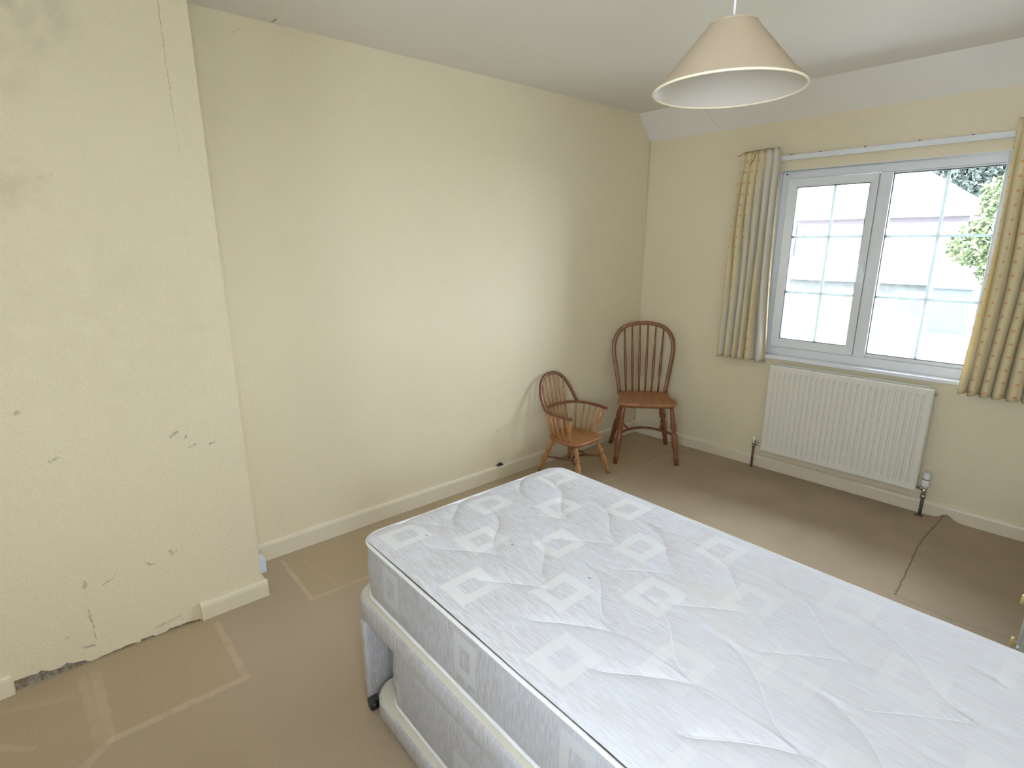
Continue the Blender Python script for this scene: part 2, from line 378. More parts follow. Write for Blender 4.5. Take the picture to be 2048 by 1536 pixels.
# ------------------------------------------------------------------ mesh helpers
class MB:
    def __init__(s): s.v = []; s.f = []; s.mi = []; s.sm = []; s.uv = []
    def add(s, vs, fs, mi=0, smooth=False):
        o = len(s.v); s.v += [tuple(p) for p in vs]
        s.f += [tuple(i+o for i in f) for f in fs]; s.mi += [mi]*len(fs); s.sm += [smooth]*len(fs)
        return s
    def box(s, x0, x1, y0, y1, z0, z1, mi=0):
        return s.add([(x, y, z) for z in (z0, z1) for y in (y0, y1) for x in (x0, x1)],
                     [(0, 2, 3, 1), (4, 5, 7, 6), (0, 1, 5, 4), (1, 3, 7, 5), (3, 2, 6, 7), (2, 0, 4, 6)], mi)
    def grid(s, rows, mi=0, smooth=True, closed_u=False):
        n = len(rows[0]); vs = [p for r in rows for p in r]; fs = []
        for i in range(len(rows)-1):
            for j in range(n if closed_u else n-1):
                k = (j+1) % n
                fs.append((i*n+j, i*n+k, (i+1)*n+k, (i+1)*n+j))
        return s.add(vs, fs, mi, smooth)
    def tube(s, pts, r, seg=10, mi=0, closed=False, cap=True, squash=None):
        pts = [Vector(p) for p in pts]; n = len(pts)
        rr = r if isinstance(r, (list, tuple)) else [r]*n
        tan = []
        for i in range(n):
            a = pts[(i-1) % n] if (closed or i > 0) else pts[i]; b = pts[(i+1) % n] if (closed or i < n-1) else pts[i]
            tan.append((b-a).normalized())
        ref = Vector((0, 0, 1)) if abs(tan[0].z) < .9 else Vector((1, 0, 0))
        nx = tan[0].cross(ref).normalized(); rows = []
        for i in range(n):
            nx = (nx - tan[i]*nx.dot(tan[i])).normalized(); ny = tan[i].cross(nx)
            rows.append([pts[i]+rr[i]*(math.cos(a)*nx + math.sin(a)*ny) for a in [2*PI*k/seg for k in range(seg)]])
        if closed: rows.append(rows[0])
        s.grid(rows, mi, True, True)
        if cap and not closed:
            o = len(s.v); s.add(rows[0], [tuple(range(seg))], mi); s.add(rows[-1], [tuple(reversed(range(seg)))], mi)
        return s
    def sweep(s, pts, frame, w, h, mi=0, rnd=.3, cap=True):
        """rounded-rectangle section swept on pts; frame(i)->(side, normal)"""
        rows = []
        for i, p in enumerate(pts):
            a, b = frame(i); p = Vector(p)
            sec = []
            for k in range(16):
                t = 2*PI*(k+.5)/16; cx = math.cos(t); cy = math.sin(t)
                e = .55
                sec.append(p + a*(w/2*math.copysign(abs(cx)**e, cx)) + b*(h/2*math.copysign(abs(cy)**e, cy)))
            rows.append(sec)
        s.grid(rows, mi, True, True)
        if cap: s.add(rows[0], [tuple(range(16))], mi); s.add(rows[-1], [tuple(reversed(range(16)))], mi)
        return s
    def lathe(s, a, b, prof, seg=16, mi=0, cap=True):
        """prof: (t along a->b, radius)"""
        a = Vector(a); b = Vector(b); ax = (b-a).normalized()
        ref = Vector((0, 0, 1)) if abs(ax.z) < .9 else Vector((1, 0, 0))
        nx = ax.cross(ref).normalized(); ny = ax.cross(nx)
        rows = [[a+(b-a)*t + r*(math.cos(q)*nx+math.sin(q)*ny) for q in [2*PI*k/seg for k in range(seg)]] for t, r in prof]
        s.grid(rows, mi, True, True)
        if cap: s.add(rows[0], [tuple(range(seg))], mi); s.add(rows[-1], [tuple(reversed(range(seg)))], mi)
        return s
    def build(s, name, mats, parent=None, rot=None, bevel=0, loc=None, uv=None):
        me = bpy.data.meshes.new(name); me.from_pydata(s.v, [], s.f)
        if not isinstance(mats, (list, tuple)): mats = [mats]
        for m in mats: me.materials.append(m)
        for p, mi, sm in zip(me.polygons, s.mi, s.sm): p.material_index = mi; p.use_smooth = sm
        if uv:
            l = me.uv_layers.new(name='UVMap')
            for lp in me.loops: l.data[lp.index].uv = uv[lp.vertex_index]
        bm = bmesh.new(); bm.from_mesh(me)
        if not uv: bmesh.ops.remove_doubles(bm, verts=bm.verts, dist=1e-6)
        bmesh.ops.recalc_face_normals(bm, faces=bm.faces)
        bm.to_mesh(me); bm.free()
        o = bpy.data.objects.new(name, me); COL.objects.link(o)
        if parent: o.parent = parent
        if rot is not None: o.rotation_euler.z = rot
        if loc is not None: o.location = loc
        if bevel:
            md = o.modifiers.new('bevel', 'BEVEL'); md.width = bevel; md.segments = 2; md.limit_method = 'ANGLE'; md.angle_limit = math.radians(50)
            md.harden_normals = False
        return o

def empty(name, loc=(0, 0, 0), rz=0):
    o = bpy.data.objects.new(name, None); COL.objects.link(o); o.location = loc; o.rotation_euler.z = rz
    o.empty_display_size = .1
    return o
def tag(o, label, cat, group=None, kind=None):
    o['label'] = label; o['category'] = cat
    if group: o['group'] = group
    if kind: o['kind'] = kind
    return o
def struct(o, label=None):
    o['kind'] = 'structure'
    if label: o['label'] = label
    return o

def smooth_path(ctrl, n=8, closed=False):
    P = [Vector(p) for p in ctrl]; N = len(P); out = []
    rng = N if closed else N-1
    for i in range(rng):
        p0 = P[(i-1) % N] if (closed or i > 0) else P[0]*2-P[1]
        p1 = P[i]; p2 = P[(i+1) % N]; p3 = P[(i+2) % N] if (closed or i < N-2) else P[-1]*2-P[-2]
        for k in range(n):
            t = k/n
            out.append(.5*((2*p1)+(p2-p0)*t+(2*p0-5*p1+4*p2-p3)*t*t+(3*p1-p0-3*p2+p3)*t**3))
    if not closed: out.append(P[-1])
    return out

# ------------------------------------------------------------------ room shell
H = 2.40; LZ = 2.232; SL = .152
XR = 3.12; YB = -4.15
# floor: carpet with a ruck beside the radiator pipe
def carpet():
    mb = MB(); rows = []
    xs = [-.02+i*.04 for i in range(51)] + [2.02+i*.01 for i in range(16)] + [2.18+.04*i for i in range(26)]
    ys = [YB-.02+i*.05 for i in range(72)] + [-.58+.02*i for i in range(45)]
    for y in ys:
        row = []
        for x in xs:
            z = 0
            sx = 2.070 + .02*max(0, -(y+.38))
            dwall = (.049*x-.018) - y
            if dwall > -.05:
                ruck = math.exp(-max(0, dwall)/.09)*math.exp(-((x-2.090)/.038)**2)*.026
                ruck += .008*math.exp(-max(0, dwall)/.5)*math.exp(-((x-sx-.014)/.020)**2)
                z += ruck
            row.append((x, y, z))
        rows.append(row)
    mb.grid(rows, 0, True)
    return mb.build('floor', M_carpet)
struct(carpet(), 'beige fitted carpet with pale outlines where furniture stood')

struct(MB().box(-.2, 0, YB-.2, .6, -.05, 2.6).build('wall_left', M_wall), 'long cream textured wall')
# chimney breast: masonry core, and the papered plaster skin that ends raggedly above the missing skirting
CX = .289; CY = -3.038
core = MB().box(-.01, CX-.006, YB-.1, CY-.006, -.05, 2.5).build('wall_chimney', M_plaster)
struct(core, 'projecting chimney breast, bare at its foot')
jag = [(-3.864, .040), (-3.83, .040), (-3.80, .036), (-3.79, .043), (-3.77, .027), (-3.74, .024), (-3.72, .034), (-3.70, .022), (-3.685, .020), (-3.67, .016),
       (-3.655, .003), (-3.635, .003), (-3.62, .007), (-3.60, .006), (-3.585, .010), (-3.56, .008), (-3.545, .012), (-3.52, .010), (-3.50, .002), (-3.495, .014), (-3.455, .012),
       (-3.45, .004), (-3.41, .006), (-3.40, .013), (-3.36, .010), (-3.33, .011), (-3.305, .008), (-3.292, .007)]
mb = MB()
xo = lambda y, z: CX + (.007*max(0, 1-abs(y+3.30)/.035)*max(0, 1-z/.07) if y < -3.29 else 0)
cols = [(YB-.1, -.04), (-3.866, -.04)] + jag + [(-3.286, -.04), (CY, -.04)]
zl = [0.0, .02, .045, .08, 2.5]
rows = []
for y, z0 in cols: rows.append([(xo(y, max(z0, z)) if z < .1 else CX, y, max(z0, z) if z < .1 else z) for z in ([z0] + [q for q in zl[1:]])])
mb.grid(rows, 0, False)
mb.add([(CX, CY, -.04), (CX, CY, 2.5), (-.01, CY, 2.5), (-.01, CY, -.04)], [(0, 1, 2, 3)])
for i in range(len(cols)-1):
    a, b = cols[i], cols[i+1]
    mb.add([(xo(a[0], a[1]), a[0], a[1]), (xo(b[0], b[1]), b[0], b[1]), (CX-.0065, b[0], b[1]), (CX-.0065, a[0], a[1])], [(0, 1, 2, 3)])
sk = mb.build('wall_chimney_face', M_chim); sk.parent = core; sk.name = 'wallpaper'

# window wall in its own frame (s along x, n outward)
OS0, OS1, OZ0, OZ1 = .955, 2.085, .79, 1.945
ww = MB()
ww.box(-.2, OS0, 0, .26, -.05, 2.6); ww.box(OS1, 3.4, 0, .26, -.05, 2.6)
ww.box(OS0, OS1, 0, .26, -.05, OZ0); ww.box(OS0, OS1, 0, .26, OZ1, 2.6)
struct(ww.build('wall_window', M_wall2, rot=WA), 'cream wall with the window')
# corner bead
struct(MB().tube([(.004, -.004, .06), (.004, -.004, LZ)], .0035, 8).build('trim_1', M_skirt, rot=0), 'vertical corner seam')
# right wall, with an unseen window added as fill light for this end
BY0, BY1, BZ0, BZ1 = -3.96, -3.44, 1.02, 1.76
rw = MB(); rw.box(XR, XR+.2, YB-.2, BY0, -.05, 2.6); rw.box(XR, XR+.2, BY1, .6, -.05, 2.6)
rw.box(XR, XR+.2, BY0, BY1, -.05, BZ0); rw.box(XR, XR+.2, BY0, BY1, BZ1, 2.6)
struct(rw.build('wall_right', M_wall2), 'cream wall on the right')
KX0, KX1, KZ0, KZ1 = 2.26, 3.00, 1.10, 2.00
bw = MB(); bw.box(-.2, KX0, YB-.2, YB, -.05, 2.6); bw.box(KX1, XR+.2, YB-.2, YB, -.05, 2.6); bw.box(KX0, KX1, YB-.2, YB, -.05, KZ0); bw.box(KX0, KX1, YB-.2, YB, KZ1, 2.6)
struct(bw.build('wall_back', M_wall2), 'wall behind the camera')
struct(MB().box(1.9, 3.4, YB-1.0, YB-.2, 2.02, 2.08).build('fill_window_eave', M_upvc), 'added eave shading the added rear window')  # unseen eave, added to keep the sun out of the rear fill window
wc = MB()
for a in ((KX0, KX0+.04, KZ0, KZ1), (KX1-.04, KX1, KZ0, KZ1), (KX0+.04, KX1-.04, KZ0, KZ0+.04), (KX0+.04, KX1-.04, KZ1-.04, KZ1)):
    wc.box(a[0], a[1], YB-.14, YB-.08, a[2], a[3])
w3 = wc.build('back_fill_window', M_upvc); struct(w3)  # unseen window added as fill light from behind
MB().box(KX0+.04, KX1-.04, YB-.115, YB-.109, KZ0+.04, KZ1-.04).build('pane', M_glass, w3)
wb = MB()
for a in ((BY0, BY0+.05, BZ0, BZ1), (BY1-.05, BY1, BZ0, BZ1), (BY0+.05, BY1-.05, BZ0, BZ0+.05), (BY0+.05, BY1-.05, BZ1-.05, BZ1)):
    wb.box(XR+.08, XR+.14, a[0], a[1], a[2], a[3])
w2 = wb.build('side_fill_window', M_upvc); struct(w2)  # unseen window added to brighten the chimney end
MB().box(XR+.105, XR+.111, BY0+.05, BY1-.05, BZ0+.05, BZ1-.05).build('pane', M_glass, w2)
# ceiling + slope
ce = MB().box(-.2, XR+.2, YB-.2, .6, H, H+.15).build('ceiling', M_ceil); struct(ce, 'off-white ceiling')
sl = MB()
def wl(s, n, z): p = wall_pt(s, n, z); return tuple(p)
a = wl(-.1, 0.02, LZ-.022); b = wl(-.1, -SL, H+.002); c_ = wl(3.3, -SL, H+.002); d = wl(3.3, .02, LZ-.022)
a2 = wl(-.1, .02, H+.06); d2 = wl(3.3, .02, H+.06)
sl.add([a, b, c_, d, a2, d2], [(0, 1, 2, 3), (0, 3, 5, 4), (1, 4, 5, 2), (0, 4, 1), (3, 2, 5)])
so_ = sl.build('ceiling_slope', M_ceil, ce)

# skirtings -----------------------------------------------------------
def skirting(name, path, h, th, mat, label, wobble=0):
    """profile swept along straight path of 2 pts (world xy); room side = left of the direction"""
    (x0, y0), (x1, y1) = path
    L = math.hypot(x1-x0, y1-y0); dx, dy = (x1-x0)/L, (y1-y0)/L; nx, ny = -dy, dx
    n = max(2, int(L/.12)); rows = []
    for i in range(n+1):
        t = i/n*L; w = wobble*noise.noise(Vector((t*1.7, 3, 0)))
        pr = [(0, -.01), (th, -.01), (th, h-.018), (th-.003, h-.008), (th-.008, h-.002), (th*.35, h), (0, h)]
        rows.append([(x0+dx*t+nx*(a+ (w if a > 0 else 0)), y0+dy*t+ny*(a+(w if a > 0 else 0)), z+w) for a, z in pr])
    mb = MB(); mb.grid(rows, 0, False)
    mb.add(rows[0], [tuple(range(7))]); mb.add(rows[-1], [tuple(range(7))])
    return struct(mb.build(name, mat), label)
skirting('baseboard_left', [(0, 0), (0, CY)], .094, .018, M_skirt, 'cream skirting of the long wall', .0015)
skirting('baseboard_window', [tuple(wall_pt(3.2, 0, 0))[:2], (0, 0)], .082, .018, M_skirt, 'cream skirting under the window', .0012)
skirting('baseboard_chimney', [(CX, CY+.018), (CX, -3.284)], .076, .018, M_skirt_old, 'short cream skirting at the chimney corner')
skirting('baseboard_chimney_end', [(CX, -3.866), (CX, YB)], .076, .018, M_skirt_old, 'cream skirting left of the gap')
skirting('baseboard_return', [(0.0, CY), (CX-.0005, CY)], .076, .018, M_skirt_old, 'skirting on the chimney return')
skirting('baseboard_right', [(XR, YB), (XR, .15)], .08, .018, M_skirt, 'skirting of the right wall')

# ------------------------------------------------------------------ window 1
R = dict(rot=WA)
FN0, FN1 = .045, .115        # frame depth range
win = MB()
FS0, FS1, FZ0, FZ1 = .957, 2.083, .792, 1.943
GS0, GS1 = 1.553, 2.028; PZ0, PZ1 = .866, 1.886
win.box(FS0, 1.000, FN0, FN1, FZ0, FZ1)                # left jamb
win.box(GS1, FS1, FN0, FN1, FZ0, FZ1)                  # right jamb
win.box(1.000, GS1, FN0, FN1, FZ0, PZ0-.022)           # bottom rail
win.box(1.000, GS1, FN0, FN1, PZ1+.010, FZ1)           # head
win.box(1.490, GS0, FN0-.004, FN1, PZ0-.022, PZ1+.010) # mullion
win.box(GS0, GS1, FN0+.012, FN1, PZ0-.022, PZ0)        # bead
win.box(GS0, GS1, FN0+.012, FN1, PZ1, PZ1+.010)
wobj = win.build('window_1', M_upvc, rot=WA, bevel=.004); struct(wobj, 'white double window with georgian bars')
# opening sash
sa = MB(); SS0, SS1, SZ0, SZ1 = 1.002, 1.488, .848, 1.892
P1 = (1.052, 1.448, .900, 1.846)
SN0 = .028
def mitre(mb, o, i, n0, n1):
    O = [(o[0], o[2]), (o[1], o[2]), (o[1], o[3]), (o[0], o[3])]; I = [(i[0], i[2]), (i[1], i[2]), (i[1], i[3]), (i[0], i[3])]
    for k in range(4):
        j = (k+1) % 4
        vs = [(O[k][0], n0, O[k][1]), (O[j][0], n0, O[j][1]), (I[j][0], n0+.010, I[j][1]), (I[k][0], n0+.010, I[k][1]),
              (O[k][0], n1, O[k][1]), (O[j][0], n1, O[j][1]), (I[j][0], n1, I[j][1]), (I[k][0], n1, I[k][1])]
        mb.add(vs, [(0, 1, 2, 3), (4, 7, 6, 5), (0, 4, 5, 1), (2, 6, 7, 3), (1, 5, 6, 2), (0, 3, 7, 4)])
mitre(sa, (SS0, SS1, SZ0, SZ1), P1, SN0, .10)
sash = sa.build('sash', M_upvc, wobj, bevel=.003)
def gasket(o, n, parent):
    mb = MB(); w = .004
    mb.box(o[0]-.001, o[0]+w, n-.004, n+.02, o[2], o[3]); mb.box(o[1]-w, o[1]+.001, n-.004, n+.02, o[2], o[3])
    mb.box(o[0], o[1], n-.004, n+.02, o[2]-.001, o[2]+w); mb.box(o[0], o[1], n-.004, n+.02, o[3]-w, o[3]+.001)
    g = mb.build('gasket', M_gasket, parent); return g
gasket(P1, .046, sash); P2 = (GS0, GS1, PZ0, PZ1); gasket(P2, .064, wobj)
MB().box(P1[0], P1[1], .060, .064, P1[2], P1[3]).build('pane', M_glass, sash)
MB().box(P2[0], P2[1], .078, .082, P2[2], P2[3]).build('pane', M_glass, wobj)
def bars(o, n, vs, hs, parent):
    mb = MB(); h = .0075
    mb.box(vs-h, vs+h, n, n+.006, o[2], o[3])
    for z in hs: mb.box(o[0], vs-h, n, n+.006, z-h, z+h); mb.box(vs+h, o[1], n, n+.006, z-h, z+h)
    mb.build('glazing_bars', M_bar, parent)
bars(P1, .066, 1.260, (1.548, 1.203), sash); bars(P2, .084, 1.795, (1.547, 1.203), wobj)
hb = MB(); hb.box(1.462, 1.484, .012, .030, 1.345, 1.400); hb.box(1.466, 1.479, -.012, .012, 1.37, 1.39); hb.box(1.464, 1.480, -.020, -.008, 1.285, 1.392)
hd = hb.build('window_handle', M_upvc, wobj, bevel=.003)
scr = MB()
for p in ((1.0, 1.925), (2.06, 1.90)): scr.tube([(p[0]-.018, FN0-.002, p[1]), (p[0]-.018, FN0+.002, p[1])], .005, 10)
scr.build('screw_cover', M_darkgrey, wobj)
# inner reveal lining + sill
rv = MB(); rv.box(OS0, OS0+.0025, .0, .045, OZ0, OZ1); rv.box(OS1-.0025, OS1, 0, .045, OZ0, OZ1); rv.box(OS0, OS1, 0, .045, OZ1-.0025, OZ1)
struct(rv.build('trim_2', M_upvc, rot=WA), 'white reveal of the window')
sill = MB(); sill.box(.955, 2.085, -.028, .046, .770, .7915)
struct(sill.build('trim_3', M_sill, rot=WA, bevel=.004), 'white window sill')
# curtain rail
ra = MB(); ra.box(.74, 2.34, -.024, -.012, 2.000, 2.030); ra.box(.74, 2.34, -.012, -.006, 2.006, 2.012)
rail = ra.build('curtain_rail', M_upvc, rot=WA, bevel=.003)
tag(rail, 'long white curtain rail fixed on the wall above the window', 'curtain rail')
for s in (.80, 1.02, 1.18, 1.41, 1.66, 1.88, 2.25):
    MB().box(s-.004, s+.004, -.024, .001, 2.028, 2.033).build('bracket', M_copper, rail)

# ------------------------------------------------------------------ curtains
def curtain(name, s_top, s_bot, z_top, z_bot, npl, seed, label, flare=0):
    rnd = random.Random(seed)
    NU, NV = npl*16, 46
    ph = [rnd.uniform(-.25, .25) for _ in range(npl+1)]
    am = [rnd.uniform(.75, 1.2) for _ in range(npl+1)]
    cw = npl*.095*1.02
    vs = []; uv = []
    for j in range(NV+1):
        v = j/NV; z = z_top + (z_bot-z_top)*v
        pinch = math.exp(-((v-.055)/.045)**2)          # gathered by the heading
        amp = (.012 + .022*min(1, v*3))*(1-.55*pinch)
        s0 = s_top[0]+(s_bot[0]-s_top[0])*v**.8; s1 = s_top[1]+(s_bot[1]-s_top[1])*v**.8
        for i in range(NU+1):
            u = i/NU; k = u*npl; ki = min(npl-1, int(k)); fr = k-ki
            aa = am[ki]*(1-fr)+am[ki+1]*fr; pp = ph[ki]*(1-fr)+ph[ki+1]*fr
            th = 2*PI*(k+pp*min(1, v*1.5)+.12*math.sin(5*v+ki))
            n = -.052 - amp*aa*math.cos(th) - .004*math.sin(9*v+3*u)
            s = s0+(s1-s0)*(u + .20/npl*math.sin(th)*(1-.3*v)*1.0)
            s += .006*math.sin(6*v+seed)*(1-u if flare == 0 else 1)
            n = min(n, -.018)
            zz = z + (.006*math.sin(th) if j == NV else 0) + (.006*math.cos(th*1) if j == 0 else 0)
            vs.append((s, n, zz)); uv.append((u*cw+.034+seed*.001, z))
    mb = MB(); W_ = NU+1
    mb.add(vs, [(j*W_+i, j*W_+i+1, (j+1)*W_+i+1, (j+1)*W_+i) for j in range(NV) for i in range(NU)], 0, True)
    o = mb.build('curtain_cloth', M_curt, uv=uv)
    o.name = name
    md = o.modifiers.new('thick', 'SOLIDIFY'); md.thickness = .0022; md.offset = 0
    o.rotation_euler.z = WA
    tag(o, label, 'curtain')
    # gathering cord at the heading
    return o
cu1 = curtain('curtain', (.735, .972), (.690, 1.012), 2.068, .742, 6, 3, 'short striped curtain with orange dots hanging left of the window')
cu2 = curtain('curtain', (2.050, 2.43), (2.040, 2.50), 2.075, .736, 8, 5, 'wide striped curtain with orange dots at the right edge of the picture', 1)
tp = MB(); tp.tube([(.955, -.040, 2.073), (.90, -.080, 2.072), (.83, -.074, 2.069), (.77, -.084, 2.064), (.735, -.060, 2.060), (.700, -.058, 2.050)], .0022, 6)
tp.tube([(.83, -.092, 2.05), (.825, -.096, 2.02), (.80, -.094, 1.985)], .0022, 6)
tp.build('heading_cord', simple('brown_cord', (.30, .18, .09), .8), cu1)

# ------------------------------------------------------------------ radiator
rad = empty('radiator', wl(1.5, -.07, 0), WA)
def RL(s): return s-1.5
r0s, r1s, rb, rtp = -.4375, .4375, .147, .742
# profile across s
n0 = -.022; rec = .0065
cols = [(r0s, n0+.006), (r0s+.006, n0), (r0s+.026, n0)]
pitch_ = (r1s-r0s-.052)/26
for k in range(26):
    b0 = r0s+.026+k*pitch_
    cols += [(b0+pitch_*.28, n0), (b0+pitch_*.40, n0+rec), (b0+pitch_*.60, n0+rec), (b0+pitch_*.72, n0)]
cols += [(r1s-.026, n0), (r1s-.006, n0), (r1s, n0+.006)]
rows = []
for z, k in ((rb, .5), (rb+.006, 0), (rb+.030, 0), (rb+.046, 1), (rtp-.046, 1), (rtp-.034, 0), (rtp-.006, 0), (rtp, .5)):
    rows.append([(x, (n0+(y-n0)*k) if k in (0, 1) and 2 < i < len(cols)-3 else (max(y, n0+.006) if k == .5 else y), z) for i, (x, y) in enumerate(cols)])
fp = MB(); fp.grid(rows, 0, False)
fp.box(r0s+.002, r1s-.002, n0+.010, n0+.014, rb+.002, rtp-.002)
fpo = fp.build('front_panel', M_rad, rad)
for xa in (r0s+.001, r1s-.004): MB().box(xa, xa+.003, n0+.012, .038, rb+.010, rtp-.004).build('side_panel', M_rad, rad)
bp = MB(); bp.box(r0s+.006, r1s-.006, .034, .040, rb+.008, rtp-.006); bp.build('back_panel', M_rad, rad)
tg = MB(); tg.box(r0s+.004, r1s-.004, n0+.014, n0+.020, rtp-.012, rtp-.004); tg.box(r0s+.03, r1s-.03, .030, .034, rtp-.006, rtp+.004)
for k in range(30):
    x = r0s+.03+k*(r1s-r0s-.06)/29
    tg.box(x-.004, x+.004, n0+.020, .034, rtp-.012, rtp-.006)
tg.build('top_grille', M_rad, rad)
for x in (-.28, .28): MB().box(x-.015, x+.015, .040, .070, .22, .66).build('wall_bracket', M_rad, rad)
bl = MB(); bl.tube([(r1s-.004, .005, rtp-.03), (r1s+.012, .005, rtp-.03)], .008, 10); bl.build('bleed_plug', M_chrome, rad)
# left lockshield valve
v1 = MB(); x = 1.004-1.5
v1.tube([(x, .020, .158), (x, .020, .190)], .0105, 12); v1.tube([(x, .018, .176), (r0s+.004, .008, .176)], .0075, 10); v1.tube([(x+.014, .016, .176), (x+.026, .013, .176)], .011, 6)
v1.tube([(x, .020, .150), (x, .020, .164)], .013, 6)
vl = v1.build('lockshield_valve', M_chrome, rad)
MB().lathe((x, .020, .188), (x, .020, .222), [(0, .010), (.9, .0095), (1, .006)], 12).build('valve_cap', M_plastic, vl)
MB().tube([(x, .020, -.005), (x, .020, .155)], .0075, 10).build('supply_pipe', M_copper, rad)
v2 = MB(); x = 1.974-1.5
v2.tube([(x, .006, .126), (x, .006, .176)], .012, 12); v2.tube([(x, .006, .166), (r1s-.004, .006, .166)], .0085, 10); v2.tube([(x-.022, .006, .166), (x-.010, .006, .166)], .013, 6)
v2.tube([(x, .006, .112), (x, .006, .130)], .015, 6)
vr = v2.build('radiator_valve', M_chrome, rad)
vh = MB().lathe((x, .006, .176), (x, .006, .262), [(0, .015), (.10, .0195), (.50, .020), (.53, .0175), (.60, .0175), (.63, .0195), (.95, .0175), (1, .012)], 18).build('valve_head', M_plastic, vr)
MB().lathe((x, .006, .2225), (x, .006, .2265), [(0, .0181), (1, .0181)], 18).build('setting_ring', M_darkgrey, vh)
MB().tube([(x, .008, -.005), (x, .008, .115)], .0085, 10).build('supply_pipe', M_cu_green, rad)
MB().tube([(x-.022, .0, .003), (x+.016, .002, .005)], .007, 8).build('pipe_collar', M_copper, rad)
tag(rad, 'white panel radiator with vertical grooves on the wall under the window', 'radiator')

# ------------------------------------------------------------------ lamp
LP = (1.880, -2.294)
lamp = empty('pendant_lamp', (LP[0], LP[1], H))
zb, zt = 1.850-H, 1.985-H; RB, RT = .1665, .052
sh = MB(); N = 72
prof = [(RB, zb)] + [(RB+(RT-RB)*t, zb+(zt-zb)*t) for t in [i/8 for i in range(1, 9)]]
rows = [[(r*math.cos(2*PI*k/N), r*math.sin(2*PI*k/N), z) for k in range(N)] for r, z in prof]
sh.grid(rows, 0, True, True)
so1 = sh.build('lamp_shade', M_shade, lamp)
li = MB(); rows = [[((r-.0022)*math.cos(2*PI*k/N), (r-.0022)*math.sin(2*PI*k/N), z) for k in range(N)] for r, z in prof]
li.grid(rows, 0, True, True); li.build('lining', M_shade_in, so1)
rm = MB(); rm.tube([(RB*math.cos(2*PI*k/N), RB*math.sin(2*PI*k/N), zb) for k in range(N)], .0028, 8, closed=True)
rm.build('rim', M_shade_rim, so1)
MB().tube([(RT*math.cos(2*PI*k/N), RT*math.sin(2*PI*k/N), zt) for k in range(N)], .0018, 8, closed=True).build('top_rim', M_shade, so1)
sp = MB()
for k in range(3):
    a = 2*PI*k/3+.4; sp.tube([(.02*math.cos(a), .02*math.sin(a), zt-.02), (RT*math.cos(a), RT*math.sin(a), zt-.001)], .0012, 6)
sp.tube([(.02*math.cos(2*PI*k/24), .02*math.sin(2*PI*k/24), zt-.02) for k in range(24)], .0015, 6, closed=True)
sp.build('shade_ring', M_plastic, lamp)
MB().lathe((0, 0, zt+.012), (0, 0, zt-.048), [(0, .004), (.15, .012), (.5, .015), (.52, .020), (.62, .020), (.64, .015), (1, .015)], 16).build('lamp_holder', M_plastic, lamp)
MB().tube([(0, 0, zt+.01), (0, 0, -.02)], .0028, 8).build('cord', M_cord, lamp)
MB().lathe((0, 0, 0), (0, 0, -.035), [(0, .04), (.5, .038), (.9, .02), (1, .006)], 24).build('ceiling_rose', M_plastic, lamp)
tag(lamp, 'cream conical fabric pendant lamp shade hanging on a white cord', 'lamp')

# ------------------------------------------------------------------ bed
def rr_outline(x0, x1, y0, y1, r, seg=8):
    pts = []
    for cx, cy, a0 in ((x1-r, y1-r, 0), (x0+r, y1-r, PI/2), (x0+r, y0+r, PI), (x1-r, y0+r, 3*PI/2)):
        for k in range(seg+1): a = a0+PI/2*k/seg; pts.append((cx+r*math.cos(a), cy+r*math.sin(a)))
    # subdivide the straight runs
    out = []
    for i, p in enumerate(pts):
        q = pts[(i+1) % len(pts)]; out.append(p); L = math.hypot(q[0]-p[0], q[1]-p[1]); n = int(L/.05)
        for k in range(1, n): out.append((p[0]+(q[0]-p[0])*k/n, p[1]+(q[1]-p[1])*k/n))
    return out
def prism(mb, ol, z0, z1, bev=.006, mi=0, mi_top=None, mi_bot=None, bulge=0, cxy=None, rings=1):
    cx, cy = cxy
    def off(p, d):
        # shrink towards the middle by d
        vx, vy = p[0]-cx, p[1]-cy
        hx = max(q[0] for q in ol)-cx; hy = max(q[1] for q in ol)-cy
        return (cx+vx*(1-d/hx), cy+vy*(1-d/hy))
    lv = [(bev, z0), (bev*.3, z0+bev*.3), (0, z0+bev)]
    for k in range(1, rings): t = k/rings; lv.append((-bulge*math.sin(PI*t), z0+bev+(z1-z0-2*bev)*t))
    lv += [(0, z1-bev), (bev*.3, z1-bev*.3), (bev, z1)]
    rows = [[(*off(p, d), z) for p in ol] for d, z in lv]
    mb.grid(rows, mi, True, True)
    mb.add(rows[-1], [tuple(range(len(ol)))], mi if mi_top is None else mi_top)
    mb.add(rows[0], [tuple(reversed(range(len(ol))))], mi if mi_bot is None else mi_bot)

def caster(parent, x, y, r=.018, z0=0):
    mb = MB(); mb.tube([(x, y-.012, z0+r), (x, y+.012, z0+r)], r, 18)
    c = mb.build('caster', M_black, parent)
    hb = MB(); hb.tube([(x, y-.0135, z0+r), (x, y+.0135, z0+r)], r*.45, 12); hb.build('hub', M_darkgrey, c)
    st = MB(); st.box(x-.010, x+.010, y-.016, y-.0125, z0+r*.8, z0+2*r+.004); st.box(x-.010, x+.010, y+.0125, y+.016, z0+r*.8, z0+2*r+.004); st.box(x-.012, x+.012, y-.016, y+.016, z0+2*r, z0+2*r+.006)
    st.build('fork', M_darkgrey, c)
    return c

